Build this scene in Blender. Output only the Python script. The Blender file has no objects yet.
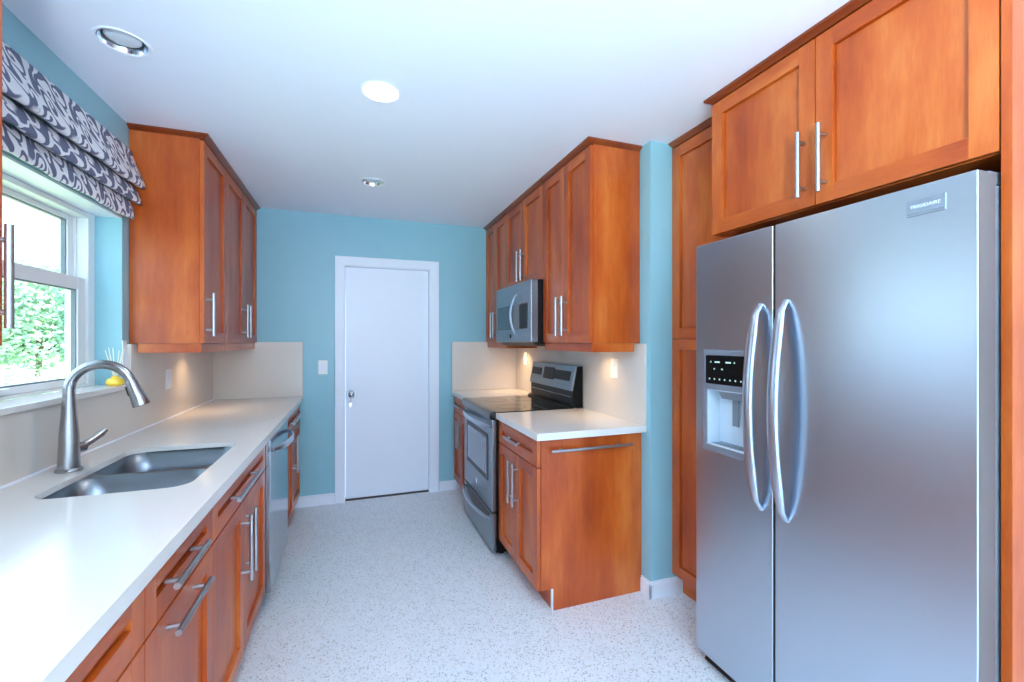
import bpy, bmesh, math, random
from mathutils import Vector, Matrix
random.seed(7)
SC = bpy.context.scene
COL = SC.collection
R = math.radians
PI = math.pi

def lin(r, g, b):
    f = lambda c: (c / 12.92 if c <= 0.04045 else ((c + 0.055) / 1.055) ** 2.4)
    return (f(r / 255), f(g / 255), f(b / 255), 1.0)

# ------------------------------------------------------------------ camera
F_PX = 439.8
cam_d = bpy.data.cameras.new('camera')
cam_d.sensor_width = 36.0
cam_d.lens = F_PX / 1024 * 36.0
cam_d.clip_start = 0.02
cam = bpy.data.objects.new('camera', cam_d)
cam.location = (0, 0, 1.3697)
cam.rotation_euler = (R(90), 0, R(-19.75))
COL.objects.link(cam)
SC.camera = cam

# ------------------------------------------------------------------ world, sun, exposure
SC.view_settings.view_transform = 'Standard'
SC.view_settings.look = 'None'
SC.view_settings.gamma = 1
SC.view_settings.use_curve_mapping = False
SC.view_settings.exposure = 1.06
SC.cycles.use_denoising = True
SC.cycles.max_bounces = 10
SC.cycles.diffuse_bounces = 6
SC.cycles.glossy_bounces = 5
SC.cycles.transparent_max_bounces = 12
SC.cycles.caustics_reflective = False
SC.cycles.caustics_refractive = False
SC.cycles.sample_clamp_indirect = 6.0
w = bpy.data.worlds.new('sky')
SC.world = w
w.use_nodes = True
bg = w.node_tree.nodes['Background']
bg.inputs[0].default_value = (0.58, 0.78, 1.0, 1)
bg.inputs[1].default_value = 2.1

def lamp(name, kind, loc, rot=(0, 0, 0), **kw):
    d = bpy.data.lights.new(name, kind)
    for k, v in kw.items():
        setattr(d, k, v)
    o = bpy.data.objects.new(name, d)
    o.location = loc
    o.rotation_euler = rot
    COL.objects.link(o)
    return o

lamp('sun', 'SUN', (6, 6, 9), (R(38), R(0), R(118)), energy=10.0, angle=R(1), color=(1, 0.97, 0.9))
lamp('camera_flash', 'AREA', (0.05, -0.95, 1.55), (R(172), 0, 0), shape='DISK', size=0.3, energy=84, color=(0.70, 0.85, 1.0))
def portal(name, loc, rot, sx, sy):
    o = lamp(name, 'AREA', loc, rot, shape='RECTANGLE', size=sx, size_y=sy, energy=1)
    o.data.cycles.is_portal = True
portal('kitchen_window_portal', (-1.30, 2.0, 1.56), (0, R(-90), 0), 0.82, 1.24)
portal('rear_window_portal', (0.55, -1.96, 1.12), (R(90), 0, 0), 2.9, 2.2)
portal('side_opening_portal', (-1.22, -0.95, 1.12), (0, R(-90), 0), 2.2, 1.4)  # unseen opening added to light the refrigerator side from the left

# ------------------------------------------------------------------ materials
class NT:
    """tiny node expression helper"""
    def __init__(s, name):
        s.m = bpy.data.materials.new(name)
        s.m.use_nodes = True
        s.t = s.m.node_tree
        s.b = s.t.nodes['Principled BSDF']
    def n(s, kind, **kw):
        x = s.t.nodes.new(kind)
        for k, v in kw.items():
            setattr(x, k, v)
        return x
    def l(s, a, b):
        s.t.links.new(a, b)
    def set(s, inp, v):
        if hasattr(v, 'links'):
            s.l(v, inp)
        else:
            inp.default_value = v
    def math(s, op, a, b=None, c=None):
        x = s.n('ShaderNodeMath', operation=op)
        s.set(x.inputs[0], a)
        if b is not None: s.set(x.inputs[1], b)
        if c is not None: s.set(x.inputs[2], c)
        return x.outputs[0]
    def mix(s, f, a, b):
        x = s.n('ShaderNodeMix', data_type='RGBA')
        s.set(x.inputs[0], f); s.set(x.inputs[6], a); s.set(x.inputs[7], b)
        return x.outputs[2]
    def noise(s, vec, scale, detail=3, rough=0.5, dist=0):
        x = s.n('ShaderNodeTexNoise')
        s.l(vec, x.inputs['Vector'])
        x.inputs['Scale'].default_value = scale
        x.inputs['Detail'].default_value = detail
        x.inputs['Roughness'].default_value = rough
        x.inputs['Distortion'].default_value = dist
        return x.outputs[0]
    def mapped(s, scale, kind='Object'):
        tc = s.n('ShaderNodeTexCoord')
        mp = s.n('ShaderNodeMapping')
        s.l(tc.outputs[kind], mp.inputs[0])
        mp.inputs['Scale'].default_value = scale
        return mp.outputs[0]
    def ramp(s, f, stops):
        x = s.n('ShaderNodeValToRGB')
        s.l(f, x.inputs[0])
        e = x.color_ramp.elements
        while len(e) > 1: e.remove(e[-1])
        e[0].position, e[0].color = stops[0]
        for p, c in stops[1:]:
            q = e.new(p); q.color = c
        return x.outputs[0]
    def bump(s, h, strength, dist=0.001):
        x = s.n('ShaderNodeBump')
        x.inputs['Strength'].default_value = strength
        x.inputs['Distance'].default_value = dist
        s.l(h, x.inputs['Height'])
        s.l(x.outputs[0], s.b.inputs['Normal'])

def plain(name, col, rough=0.5, metal=0.0, spec=0.5, noise=0.0, scale=30, coat=0.0, emit=None, es=0):
    k = NT(name)
    k.b.inputs['Roughness'].default_value = rough
    k.b.inputs['Metallic'].default_value = metal
    k.b.inputs['Specular IOR Level'].default_value = spec
    k.b.inputs['Coat Weight'].default_value = coat
    k.b.inputs['Coat Roughness'].default_value = 0.1
    if noise:
        v = k.mapped((1, 1, 1))
        f = k.noise(v, scale, 3)
        dark = tuple(c * (1 - noise) for c in col[:3]) + (1,)
        lite = tuple(min(1, c * (1 + noise)) for c in col[:3]) + (1,)
        k.l(k.mix(f, dark, lite), k.b.inputs['Base Color'])
    else:
        k.b.inputs['Base Color'].default_value = col
    if emit:
        k.b.inputs['Emission Color'].default_value = emit
        k.b.inputs['Emission Strength'].default_value = es
    return k.m

def wood(name, grain):
    k = NT(name)
    tc = k.n('ShaderNodeTexCoord')
    oi = k.n('ShaderNodeObjectInfo')
    off = k.n('ShaderNodeVectorMath', operation='SCALE')
    comb = k.n('ShaderNodeCombineXYZ')
    for i in range(3): k.l(oi.outputs['Random'], comb.inputs[i])
    k.l(comb.outputs[0], off.inputs[0]); off.inputs[3].default_value = 7.0
    add = k.n('ShaderNodeVectorMath', operation='ADD')
    k.l(tc.outputs['Object'], add.inputs[0]); k.l(off.outputs[0], add.inputs[1])
    def mp(sc):
        m = k.n('ShaderNodeMapping'); k.l(add.outputs[0], m.inputs[0]); m.inputs['Scale'].default_value = sc
        return m.outputs[0]
    g = {'z': (1, 1, .09), 'y': (1, .09, 1)}[grain]
    g2 = {'z': (1, 1, .3), 'y': (1, .3, 1)}[grain]
    blotch = k.noise(mp(g2), 5.5, 4, 0.55, 0.15)
    streak = k.noise(mp(g), 42, 4, 0.6, 0.3)
    fine = k.noise(mp(g), 260, 2, 0.5)
    f = k.math('ADD', k.math('MULTIPLY', blotch, .72), k.math('ADD', k.math('MULTIPLY', streak, .18), k.math('MULTIPLY', fine, .10)))
    c = k.ramp(f, [(0.30, lin(142, 50, 9)), (0.45, lin(172, 72, 19)), (0.55, lin(188, 88, 29)), (0.72, lin(208, 118, 54))])
    k.l(c, k.b.inputs['Base Color'])
    k.b.inputs['Roughness'].default_value = 0.34
    k.b.inputs['Coat Weight'].default_value = 0.12
    k.b.inputs['Coat Roughness'].default_value = 0.22
    k.bump(fine, 0.06, 0.0006)
    return k.m

def steel(name, col=(0.60, 0.62, 0.65, 1), rough=0.3, grain='y', aniso=0.5, wave=0.0):
    k = NT(name)
    k.b.inputs['Metallic'].default_value = 1
    g = {'y': (40, .6, 900), 'z': (900, 900, 3), 'x': (.6, 40, 900)}[grain]
    f = k.noise(k.mapped(g), 1.0, 2, 0.6)
    k.l(k.mix(f, tuple(c * .96 for c in col[:3]) + (1,), col), k.b.inputs['Base Color'])
    r = k.math('ADD', k.math('MULTIPLY', f, 0.04), rough - 0.02)
    k.l(r, k.b.inputs['Roughness'])
    k.b.inputs['Anisotropic'].default_value = aniso
    if aniso:
        tg = k.n('ShaderNodeTangent', direction_type='RADIAL', axis='Z')
        k.l(tg.outputs[0], k.b.inputs['Tangent'])
        k.b.inputs['Anisotropic Rotation'].default_value = 0.25
    return k.m

M = {}
M['wv'] = wood('cherry_stained_maple', 'z')
M['wh'] = wood('cherry_stained_maple_rail', 'y')
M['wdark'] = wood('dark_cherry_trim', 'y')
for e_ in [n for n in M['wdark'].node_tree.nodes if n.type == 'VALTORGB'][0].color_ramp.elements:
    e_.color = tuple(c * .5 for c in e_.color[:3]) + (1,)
M['wall'] = plain('blue_wall_paint', lin(142, 191, 204), 0.38, noise=0.03, scale=9)
M['wallp'] = plain('neutral_unseen_wall_paint', lin(205, 203, 198), 0.6, noise=0.02, scale=9)  # made-up neutral tone, keeps blue out of the refrigerator's reflections
M['ceil'] = plain('white_ceiling_paint', lin(232, 239, 250), 0.8, noise=0.01, scale=12)
M['white'] = plain('white_gloss_paint', lin(232, 238, 248), 0.35, noise=0.01, scale=20)
M['vinyl'] = plain('white_window_vinyl', lin(235, 238, 240), 0.4)
M['quartz'] = plain('white_quartz', lin(224, 220, 215), 0.16, noise=0.02, scale=220, spec=0.5)
M['splash'] = plain('shaded_quartz_slab', lin(214, 205, 195), 0.2, noise=0.02, scale=160)  # the worktop quartz with its shading put into a darker beige
M['black'] = plain('black_gloss', lin(9, 9, 11), 0.28, spec=0.2)
M['blackmat'] = plain('black_plastic', lin(20, 20, 22), 0.45)
M['glassblk'] = plain('black_ceramic_glass', lin(12, 12, 13), 0.05, coat=0.3)
M['panelblk'] = plain('black_touch_panel', lin(10, 10, 12), 0.35, spec=0.25)
M['ovenpane'] = plain('blue_glare_oven_pane', lin(96, 112, 130), 0.08, coat=0.5)  # light reflected in the oven window is put into the pane's colour
M['ovenglass'] = plain('dark_oven_glass', lin(38, 44, 52), 0.06, coat=0.4)
M['grey'] = plain('grey_painted_steel', lin(118, 124, 134), 0.4, noise=0.03)
M['doorside'] = plain('brown_reflection_door_edge', lin(104, 96, 100), 0.3, 0.4)  # brown reflection of the end panel put into the edge colour
M['ice'] = plain('pale_dispenser_plastic', lin(196, 208, 220), 0.35)
M['ss'] = steel('brushed_stainless', (0.54, 0.61, 0.70, 1), 0.31, 'y', 0.55)
M['ssd'] = steel('dim_reflection_stainless', (0.25, 0.285, 0.32, 1), 0.28, 'y', 0.0)  # stainless darkened so its colour holds the reflection of the dim left side
M['sdw'] = steel('polished_door_steel', (0.40, 0.44, 0.48, 1), 0.15, 'y', 0.0)
M['sink'] = steel('satin_sink_steel', (0.23, 0.26, 0.30, 1), 0.36, 'x', 0.0)
M['nickel'] = steel('brushed_nickel', (0.46, 0.47, 0.49, 1), 0.36, 'z', 0.0)
M['faucet'] = steel('spot_free_steel', (0.40, 0.40, 0.41, 1), 0.26, 'z', 0.0)
M['chrome'] = plain('chrome', (0.8, 0.82, 0.85, 1), 0.1, 1.0)
M['seam'] = plain('dark_seam', lin(40, 22, 14), 0.7)
M['label'] = plain('pale_print', lin(215, 222, 228), 0.5)
M['led'] = plain('panel_leds', lin(200, 230, 220), 0.4, emit=(0.7, 1, 0.9, 1), es=0.1)
M['plug'] = plain('white_plastic', lin(240, 240, 238), 0.35)
M['slot'] = plain('dark_slot', lin(60, 58, 56), 0.6)
M['oil'] = plain('yellow_oil_glass', lin(245, 205, 60), 0.1, coat=0.5)
M['reed'] = plain('pale_reed', lin(240, 235, 215), 0.7)
M['lampwarm'] = plain('warm_puck_lens', lin(255, 235, 200), 0.4, emit=(1, 0.72, 0.4, 1), es=9)
M['lampon'] = plain('lit_downlight_lens', lin(255, 250, 240), 0.4, emit=(1, 0.96, 0.9, 1), es=16)
M['knob'] = plain('dark_knob_metal', (0.30, 0.31, 0.33, 1), 0.22, 1.0)  # one even, darker metal tone
M['reflector'] = plain('chrome_reflector', (0.75, 0.8, 0.86, 1), 0.18, 1.0)
M['lens'] = plain('frosted_lamp_lens', lin(215, 225, 235), 0.3)
M['trunk'] = plain('grey_bark', lin(120, 105, 90), 0.9, noise=.2)
M['concrete'] = plain('pale_concrete', lin(205, 205, 200), 0.9, noise=0.05)
def leafmat(name, a, b):
    k = NT(name)
    f = k.noise(k.mapped((1, 1, 1)), 1.6, 3)
    k.l(k.mix(f, a, b), k.b.inputs['Base Color'])
    k.b.inputs['Roughness'].default_value = 0.5
    return k.m
M['leafa'] = leafmat('leaf_green', lin(140, 184, 156), lin(192, 220, 192))
M['leafb'] = leafmat('leaf_pale', lin(170, 204, 172), lin(214, 232, 206))
M['lawn'] = leafmat('lawn_grass', lin(150, 180, 120), lin(190, 205, 160))

def glass():
    k = NT('window_glass')
    k.t.nodes.remove(k.b)
    tr = k.n('ShaderNodeBsdfTransparent'); tr.inputs[0].default_value = (0.97, 0.99, 0.99, 1)
    gl = k.n('ShaderNodeBsdfGlossy'); gl.inputs['Roughness'].default_value = 0.02
    mx = k.n('ShaderNodeMixShader'); mx.inputs[0].default_value = 0.05
    k.l(tr.outputs[0], mx.inputs[1]); k.l(gl.outputs[0], mx.inputs[2])
    k.l(mx.outputs[0], k.t.nodes['Material Output'].inputs[0])
    return k.m
M['glass'] = glass()

def terrazzo():
    k = NT('terrazzo')
    v = k.mapped((1, 1, 1))
    def flecks(scale, th, seed, rnd=1.0):
        vo = k.n('ShaderNodeTexVoronoi', feature='F1')
        mp = k.n('ShaderNodeMapping'); k.l(v, mp.inputs[0]); mp.inputs['Location'].default_value = (seed, seed * 1.7, 0)
        wob = k.noise(mp.outputs[0], scale * 1.3, 2)
        k.l(mp.outputs[0], vo.inputs['Vector']); vo.inputs['Scale'].default_value = scale
        sel = k.n('ShaderNodeSeparateColor'); k.l(vo.outputs['Color'], sel.inputs[0])
        d = k.math('ADD', vo.outputs['Distance'], k.math('MULTIPLY', wob, 0.35))
        inside = k.math('LESS_THAN', d, th)
        pick = sel.outputs[0]
        return inside, pick, sel.outputs[1]
    base = k.mix(k.noise(v, 14, 4), lin(222, 227, 233), lin(236, 240, 245))
    i1, p1, q1 = flecks(80, 0.52, 3.1)
    c1 = k.ramp(q1, [(0.0, lin(150, 150, 156)), (0.35, lin(196, 190, 184)), (0.7, lin(232, 232, 232)), (1.0, lin(176, 180, 188))])
    base = k.mix(k.math('MULTIPLY', k.math('MULTIPLY', i1, k.math('LESS_THAN', p1, 0.55)), 0.8), base, c1)
    i2, p2, q2 = flecks(140, 0.48, 9.4)
    c2 = k.ramp(q2, [(0.0, lin(92, 92, 98)), (0.5, lin(150, 142, 134)), (1.0, lin(120, 122, 130))])
    base = k.mix(k.math('MULTIPLY', k.math('MULTIPLY', i2, k.math('LESS_THAN', p2, 0.34)), 0.8), base, c2)
    i3, p3, q3 = flecks(260, 0.5, 5.7)
    base = k.mix(k.math('MULTIPLY', k.math('MULTIPLY', i3, k.math('LESS_THAN', p3, 0.25)), 0.55), base, lin(130, 128, 132))
    k.l(base, k.b.inputs['Base Color'])
    k.b.inputs['Roughness'].default_value = 0.42
    return k.m
M['floor'] = terrazzo()

def ikat():
    """slate and off white scroll damask, printed along the cloth by its UV in metres"""
    k = NT('scroll_print_fabric')
    tc = k.n('ShaderNodeTexCoord')
    sp = k.n('ShaderNodeSeparateXYZ'); k.l(tc.outputs['UV'], sp.inputs[0])
    m = k.math
    PU, PV = 0.22, 0.29
    u = m('DIVIDE', sp.outputs[0], PU)
    v = m('DIVIDE', sp.outputs[1], PV)
    tau = 2 * PI
    # periodic domain warp
    def s(a, f, ph): return m('SINE', m('ADD', m('MULTIPLY', a, tau * f), ph))
    wu = m('ADD', u, m('ADD', m('MULTIPLY', s(v, 1, 0.4), .10), m('MULTIPLY', s(m('ADD', u, v), 2, 1.1), .035)))
    wv = m('ADD', v, m('ADD', m('MULTIPLY', s(u, 1, 2.0), .07), m('MULTIPLY', s(m('SUBTRACT', u, v), 2, 0.3), .04)))
    # vertical ogee bands
    og = m('ADD', s(wu, 2, 0.0), m('MULTIPLY', s(wv, 2, 0.5), .55))
    og = m('ADD', og, m('MULTIPLY', m('MULTIPLY', s(wu, 4, 1.0), s(wv, 3, 0.2)), .55))
    # spiral scrolls round a half drop lattice
    def scroll(cu, cv, size, arms, tw, flip):
        a = m('SUBTRACT', m('FRACT', m('ADD', m('SUBTRACT', wu, cu), .5)), .5)
        b = m('SUBTRACT', m('FRACT', m('ADD', m('SUBTRACT', wv, cv), .5)), .5)
        a = m('MULTIPLY', a, PU * flip); b = m('MULTIPLY', b, PV)
        r = m('SQRT', m('ADD', m('MULTIPLY', a, a), m('MULTIPLY', b, b)))
        th = m('ARCTAN2', b, a)
        val = m('SINE', m('ADD', m('MULTIPLY', th, arms), m('MULTIPLY', r, tw)))
        fall = m('MAXIMUM', m('SUBTRACT', 1.0, m('DIVIDE', r, size)), 0.0)
        return m('MULTIPLY', val, m('MINIMUM', m('MULTIPLY', fall, 5.0), 2.2)), m('MINIMUM', m('MULTIPLY', fall, 5.0), 1.0)
    tot, keep = og, 1.0
    for args in ((.20, .25, .075, 1, 150, 1), (.70, .72, .075, 1, 150, -1), (.47, .05, .055, 1, 190, -1), (.95, .52, .055, 1, 190, 1),
                 (.05, .93, .04, 2, 120, 1), (.52, .42, .04, 2, 120, -1)):
        val, k1 = scroll(*args)
        tot = m('ADD', m('MULTIPLY', tot, m('SUBTRACT', 1.0, k1)), val)
    edge = m('MULTIPLY', m('SUBTRACT', k.noise(k.mapped((1, 1, 1), 'UV'), 260, 2), .5), .35)
    f = m('ADD', m('ADD', tot, edge), 0.12)
    f = m('MULTIPLY_ADD', f, 2.2, 0.5)
    f = m('MINIMUM', m('MAXIMUM', f, 0.0), 1.0)
    k.l(k.mix(f, lin(104, 108, 132), lin(232, 232, 236)), k.b.inputs['Base Color'])
    k.b.inputs['Roughness'].default_value = 0.85
    weave = k.noise(k.mapped((1, 1, 1), 'UV'), 900, 1)
    k.bump(weave, 0.15, 0.0008)
    return k.m
M['ikat'] = ikat()

# ------------------------------------------------------------------ mesh helpers
class MB:
    def __init__(s):
        s.bm = bmesh.new()
        s.uv = None
    def _mat(s, faces, mi):
        if mi:
            for f in faces: f.material_index = mi
    def box(s, x0, x1, y0, y1, z0, z1, bev=0.0, mi=0, seg=2):
        x0, x1 = min(x0, x1), max(x0, x1); y0, y1 = min(y0, y1), max(y0, y1); z0, z1 = min(z0, z1), max(z0, z1)
        vs = [s.bm.verts.new(p) for p in ((x0, y0, z0), (x1, y0, z0), (x1, y1, z0), (x0, y1, z0), (x0, y0, z1), (x1, y0, z1), (x1, y1, z1), (x0, y1, z1))]
        fs = [s.bm.faces.new([vs[i] for i in q]) for q in ((3, 2, 1, 0), (4, 5, 6, 7), (0, 1, 5, 4), (1, 2, 6, 5), (2, 3, 7, 6), (3, 0, 4, 7))]
        s._mat(fs, mi)
        if bev > 0:
            ed = list({e for f in fs for e in f.edges})
            bmesh.ops.bevel(s.bm, geom=ed, offset=bev, segments=seg, profile=0.5, affect='EDGES', clamp_overlap=True)
        return s
    def prism(s, pts, a0, a1, axis='y', mi=0, bev=0.0):
        """polygon pts in the plane across `axis`, extruded from a0 to a1 (x: (y,z), y: (x,z), z: (x,y))"""
        def P(p, a):
            return {'x': (a, p[0], p[1]), 'y': (p[0], a, p[1]), 'z': (p[0], p[1], a)}[axis]
        lo = [s.bm.verts.new(P(p, a0)) for p in pts]
        hi = [s.bm.verts.new(P(p, a1)) for p in pts]
        n = len(pts)
        fs = [s.bm.faces.new(lo[::-1]), s.bm.faces.new(hi)]
        for i in range(n):
            fs.append(s.bm.faces.new([lo[i], lo[(i + 1) % n], hi[(i + 1) % n], hi[i]]))
        bmesh.ops.recalc_face_normals(s.bm, faces=fs)
        s._mat(fs, mi)
        if bev > 0:
            ed = list({e for f in fs[:2] for e in f.edges})
            bmesh.ops.bevel(s.bm, geom=ed, offset=bev, segments=2, profile=0.5, affect='EDGES', clamp_overlap=True)
        return s
    def tube(s, pts, rad, seg=14, mi=0, caps=True, flat=None, up=None):
        """rings swept along pts; rad is a number or a list; flat=(a,b) scales the ring's two axes"""
        pts = [Vector(p) for p in pts]
        n = len(pts)
        rad = rad if isinstance(rad, (list, tuple)) else [rad] * n
        rings = []
        ref = Vector(up) if up else None
        prev = None
        for i, p in enumerate(pts):
            t = (pts[min(i + 1, n - 1)] - pts[max(i - 1, 0)]).normalized()
            if ref is None:
                ref = Vector((0, 0, 1)) if abs(t.z) < 0.9 else Vector((1, 0, 0))
            a = (ref - t * ref.dot(t))
            a.normalize()
            b = t.cross(a)
            if not up: ref = a
            fa, fb = flat if flat else (1, 1)
            rings.append([s.bm.verts.new(p + (a * math.cos(2 * PI * j / seg) * fa + b * math.sin(2 * PI * j / seg) * fb) * rad[i]) for j in range(seg)])
        fs = []
        for i in range(n - 1):
            for j in range(seg):
                fs.append(s.bm.faces.new([rings[i][j], rings[i][(j + 1) % seg], rings[i + 1][(j + 1) % seg], rings[i + 1][j]]))
        if caps:
            fs.append(s.bm.faces.new(rings[0][::-1])); fs.append(s.bm.faces.new(rings[-1]))
        bmesh.ops.recalc_face_normals(s.bm, faces=fs)
        s._mat(fs, mi)
        return s
    def lathe(s, c, prof, axis='z', seg=40, mi=0):
        """prof = [(r, h)...] round `axis` through c; r=0 closes"""
        c = Vector(c)
        ax = {'z': (Vector((1, 0, 0)), Vector((0, 1, 0)), Vector((0, 0, 1))), 'x': (Vector((0, 1, 0)), Vector((0, 0, 1)), Vector((1, 0, 0))),
              'y': (Vector((1, 0, 0)), Vector((0, 0, 1)), Vector((0, 1, 0)))}[axis]
        rings = []
        for r, h in prof:
            if r <= 1e-6: rings.append([s.bm.verts.new(c + ax[2] * h)])
            else: rings.append([s.bm.verts.new(c + ax[0] * r * math.cos(2 * PI * j / seg) + ax[1] * r * math.sin(2 * PI * j / seg) + ax[2] * h) for j in range(seg)])
        fs = []
        for A, B in zip(rings, rings[1:]):
            for j in range(seg):
                q = (j + 1) % seg
                if len(A) == 1 and len(B) == 1: continue
                if len(A) == 1: fs.append(s.bm.faces.new([A[0], B[q], B[j]]))
                elif len(B) == 1: fs.append(s.bm.faces.new([A[j], A[q], B[0]]))
                else: fs.append(s.bm.faces.new([A[j], A[q], B[q], B[j]]))
        bmesh.ops.recalc_face_normals(s.bm, faces=fs)
        s._mat(fs, mi)
        return s
    def build(s, name, mats, parent=None, smooth=35, label=None):
        me = bpy.data.meshes.new(name)
        off = world_loc(parent)
        if parent is not None:
            bmesh.ops.translate(s.bm, verts=s.bm.verts, vec=-off)
        s.bm.to_mesh(me)
        s.bm.free()
        for m in (mats if isinstance(mats, (list, tuple)) else [mats]): me.materials.append(m)
        if smooth:
            for p in me.polygons: p.use_smooth = True
            me.set_sharp_from_angle(angle=R(smooth))
        o = bpy.data.objects.new(name, me)
        COL.objects.link(o)
        if parent is not None: o.parent = parent
        if 0 < smooth < 60 and len(me.polygons) > 6:
            wm = o.modifiers.new('face_normals', 'WEIGHTED_NORMAL'); wm.keep_sharp = True; wm.weight = 80
        if label: o['label'] = label
        return o

def world_loc(o):
    v = Vector((0, 0, 0))
    while o is not None:
        v += o.location
        o = o.parent
    return v

def tag(o, label, cat, group=None, kind=None):
    o['label'] = label
    o['category'] = cat
    if group: o['group'] = group
    if kind: o['kind'] = kind
    return o
def thing(name, label, cat, loc, group=None):
    o = bpy.data.objects.new(name, None)
    o.empty_display_size = 0.05
    o.location = loc
    COL.objects.link(o)
    return tag(o, label, cat, group)
def struct(mb, name, mats, label, cat, parent=None, smooth=0):
    o = mb.build(name, mats, parent, smooth)
    if parent is None:
        tag(o, label, cat, kind='structure')
    return o
def cut(o, cutter_mb):
    """take the cutter's volume out of o's mesh"""
    c = cutter_mb.build('cutter', M['black'], None, 0)
    c.location = -world_loc(o)
    # the cutter is in world coordinates, o's mesh relative to its own origin
    oc = bpy.data.objects.new('tmp', o.data); COL.objects.link(oc)
    md = oc.modifiers.new('b', 'BOOLEAN'); md.operation = 'DIFFERENCE'; md.solver = 'EXACT'; md.object = c
    bpy.context.view_layer.update()
    me = bpy.data.meshes.new_from_object(oc.evaluated_get(bpy.context.evaluated_depsgraph_get()))
    me.name = o.data.name
    o.data = me
    bpy.data.objects.remove(oc); bpy.data.objects.remove(c)
    return o
def rrect(x0, x1, y0, y1, r, n=8):
    pts = []
    for cx, cy, a0 in ((x1 - r, y1 - r, 0), (x0 + r, y1 - r, 90), (x0 + r, y0 + r, 180), (x1 - r, y0 + r, 270)):
        for i in range(n + 1):
            a = R(a0 + 90 * i / n)
            pts.append((cx + r * math.cos(a), cy + r * math.sin(a)))
    return pts

# ------------------------------------------------------------------ room shell
XL, XR, YB, ZC = -1.047, 1.486, 4.0, 2.437
YS, XP, YR = 1.955, 2.30, -1.9          # stub wall face, recess wall, rear wall
WY0, WY1, WZ0, WZ1 = 1.38, 2.616, 1.14, 1.967   # kitchen window opening
XO = -1.24                               # outer face of the left wall

struct(MB().box(-1.3, 2.5, -2.1, 4.2, -0.12, 0), 'floor', M['floor'], 'pale grey speckled terrazzo floor', 'floor')
struct(MB().box(-1.3, 2.5, -2.1, 4.2, ZC, ZC + 0.1), 'ceiling', M['ceil'], 'flat white ceiling', 'ceiling')
m = MB()
m.box(XO, XL, YR, -1.65, 0, ZC).box(XO, XL, -0.25, WY0, 0, ZC).box(XO, XL, WY1, YB, 0, ZC)
m.box(XO, XL, -1.65, -0.25, 2.15, ZC).box(XO, XL, WY0, WY1, 0, WZ0).box(XO, XL, WY0, WY1, WZ1, ZC)  # first box is the head of the added side opening
struct(m, 'wall_left', M['wall'], 'blue painted wall with the window over the sink', 'wall')
DX0, DX1, DZ = -0.082, 0.650, 2.02       # door opening
m = MB()
m.box(XO, DX0, YB, YB + .15, 0, ZC).box(DX1, XP, YB, YB + .15, 0, ZC).box(DX0, DX1, YB, YB + .15, DZ, ZC)
struct(m, 'wall_back', M['wall'], 'blue painted end wall with the white door', 'wall')
struct(MB().box(XR, XP, YS, YB, 0, ZC), 'wall_right', M['wall'], 'blue painted wall behind the range', 'wall')
struct(MB().box(XP, XP + .15, YR, YS, 0, ZC), 'wall_recess', M['wallp'], 'pale painted wall behind the refrigerator', 'wall')
m = MB()
m.box(XO, -0.9, YR - .12, YR, 0, ZC).box(2.0, XP, YR - .12, YR, 0, ZC).box(-0.9, 2.0, YR - .12, YR, 2.22, ZC)
struct(m, 'wall_rear', M['wallp'], 'pale painted wall behind the viewer with a wide opening', 'wall')

def baseboard(name, pts, label):
    """pts: x/y run along the wall face, board on the given side (dx,dy)"""
    m = MB()
    for (x0, x1, y0, y1) in pts:
        m.box(x0, x1, y0, y1, 0, 0.078, 0.004)
        if x1 - x0 > y1 - y0: m.box(x0, x1, y0 + .004, y1, .07, 0.09, 0.003)
        else: m.box(x0 + .004, x1, y0, y1, .07, 0.09, 0.003)
    struct(m, name, M['white'], label, 'baseboard', smooth=35)
baseboard('baseboard_back_left', [(-0.475, -0.1535, YB - .014, YB)], 'white baseboard left of the white door')
baseboard('baseboard_back_right', [(0.7285, 0.93, YB - .014, YB)], 'white baseboard right of the white door')
baseboard('baseboard_right', [(XR - .014, XR, YS - .014, 2.028), (XR - .014, 1.70, YS - .014, YS)], 'white baseboard round the stub wall beside the base cabinet')

# door in the end wall
d = bpy.data.objects.new('door_1', None); d.location = (0.28, YB, 0); COL.objects.link(d)
tag(d, 'plain white flush door with white casing in the blue end wall', 'door', kind='structure')
m = MB()
m.prism([(-0.1517, 0), (DX0 + .006, 0), (DX0 + .006, DZ - .006), (DX1 - .006, DZ - .006), (DX1 - .006, 0), (0.7257, 0), (0.7257, 2.089), (-0.1517, 2.089)], YB - .018, YB - .0005, 'y', bev=0.004)
m.build('casing', M['white'], d)
m = MB()
m.box(DX0 + .0005, DX0 + .012, YB, YB + .14, 0, DZ).box(DX1 - .012, DX1 - .0005, YB, YB + .14, 0, DZ).box(DX0 + .0005, DX1 - .0005, YB, YB + .14, DZ - .012, DZ - .0005)
m.box(DX0 + .012, DX0 + .024, YB + .075, YB + .09, 0, DZ - .012)
m.build('jamb', M['white'], d)
leaf = MB().box(DX0 + .015, DX1 - .015, YB + .03, YB + .07, 0.014, DZ - .015, 0.002).build('door_leaf', M['white'], d)
m = MB().box(DX0, DX1, YB + .02, YB + .14, 0, 0.012)
m.build('threshold', M['slot'], d)
m = MB().lathe((-0.022, YB + .03, .914), [(0, -.012), (.036, -.012), (.038, -.006), (.038, 0)], 'y')
m.lathe((-0.022, YB + .03, .914), [(.012, -.012), (.012, -.03), (.022, -.04), (.0265, -.052), (.024, -.064), (.012, -.069), (0, -.07)], 'y')
m.build('door_knob', M['knob'], leaf, label='round chrome door knob')
k = thing('hanging_key', 'small key on a string below the round knob of the white door', 'key', (-0.028, YB + .028, 0.83))
MB().tube([(-.024, YB + .026, .876), (-.026, YB + .0265, .86), (-.028, YB + .0265, .838)], 0.0018, 8).build('string', M['chrome'], k)
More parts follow.
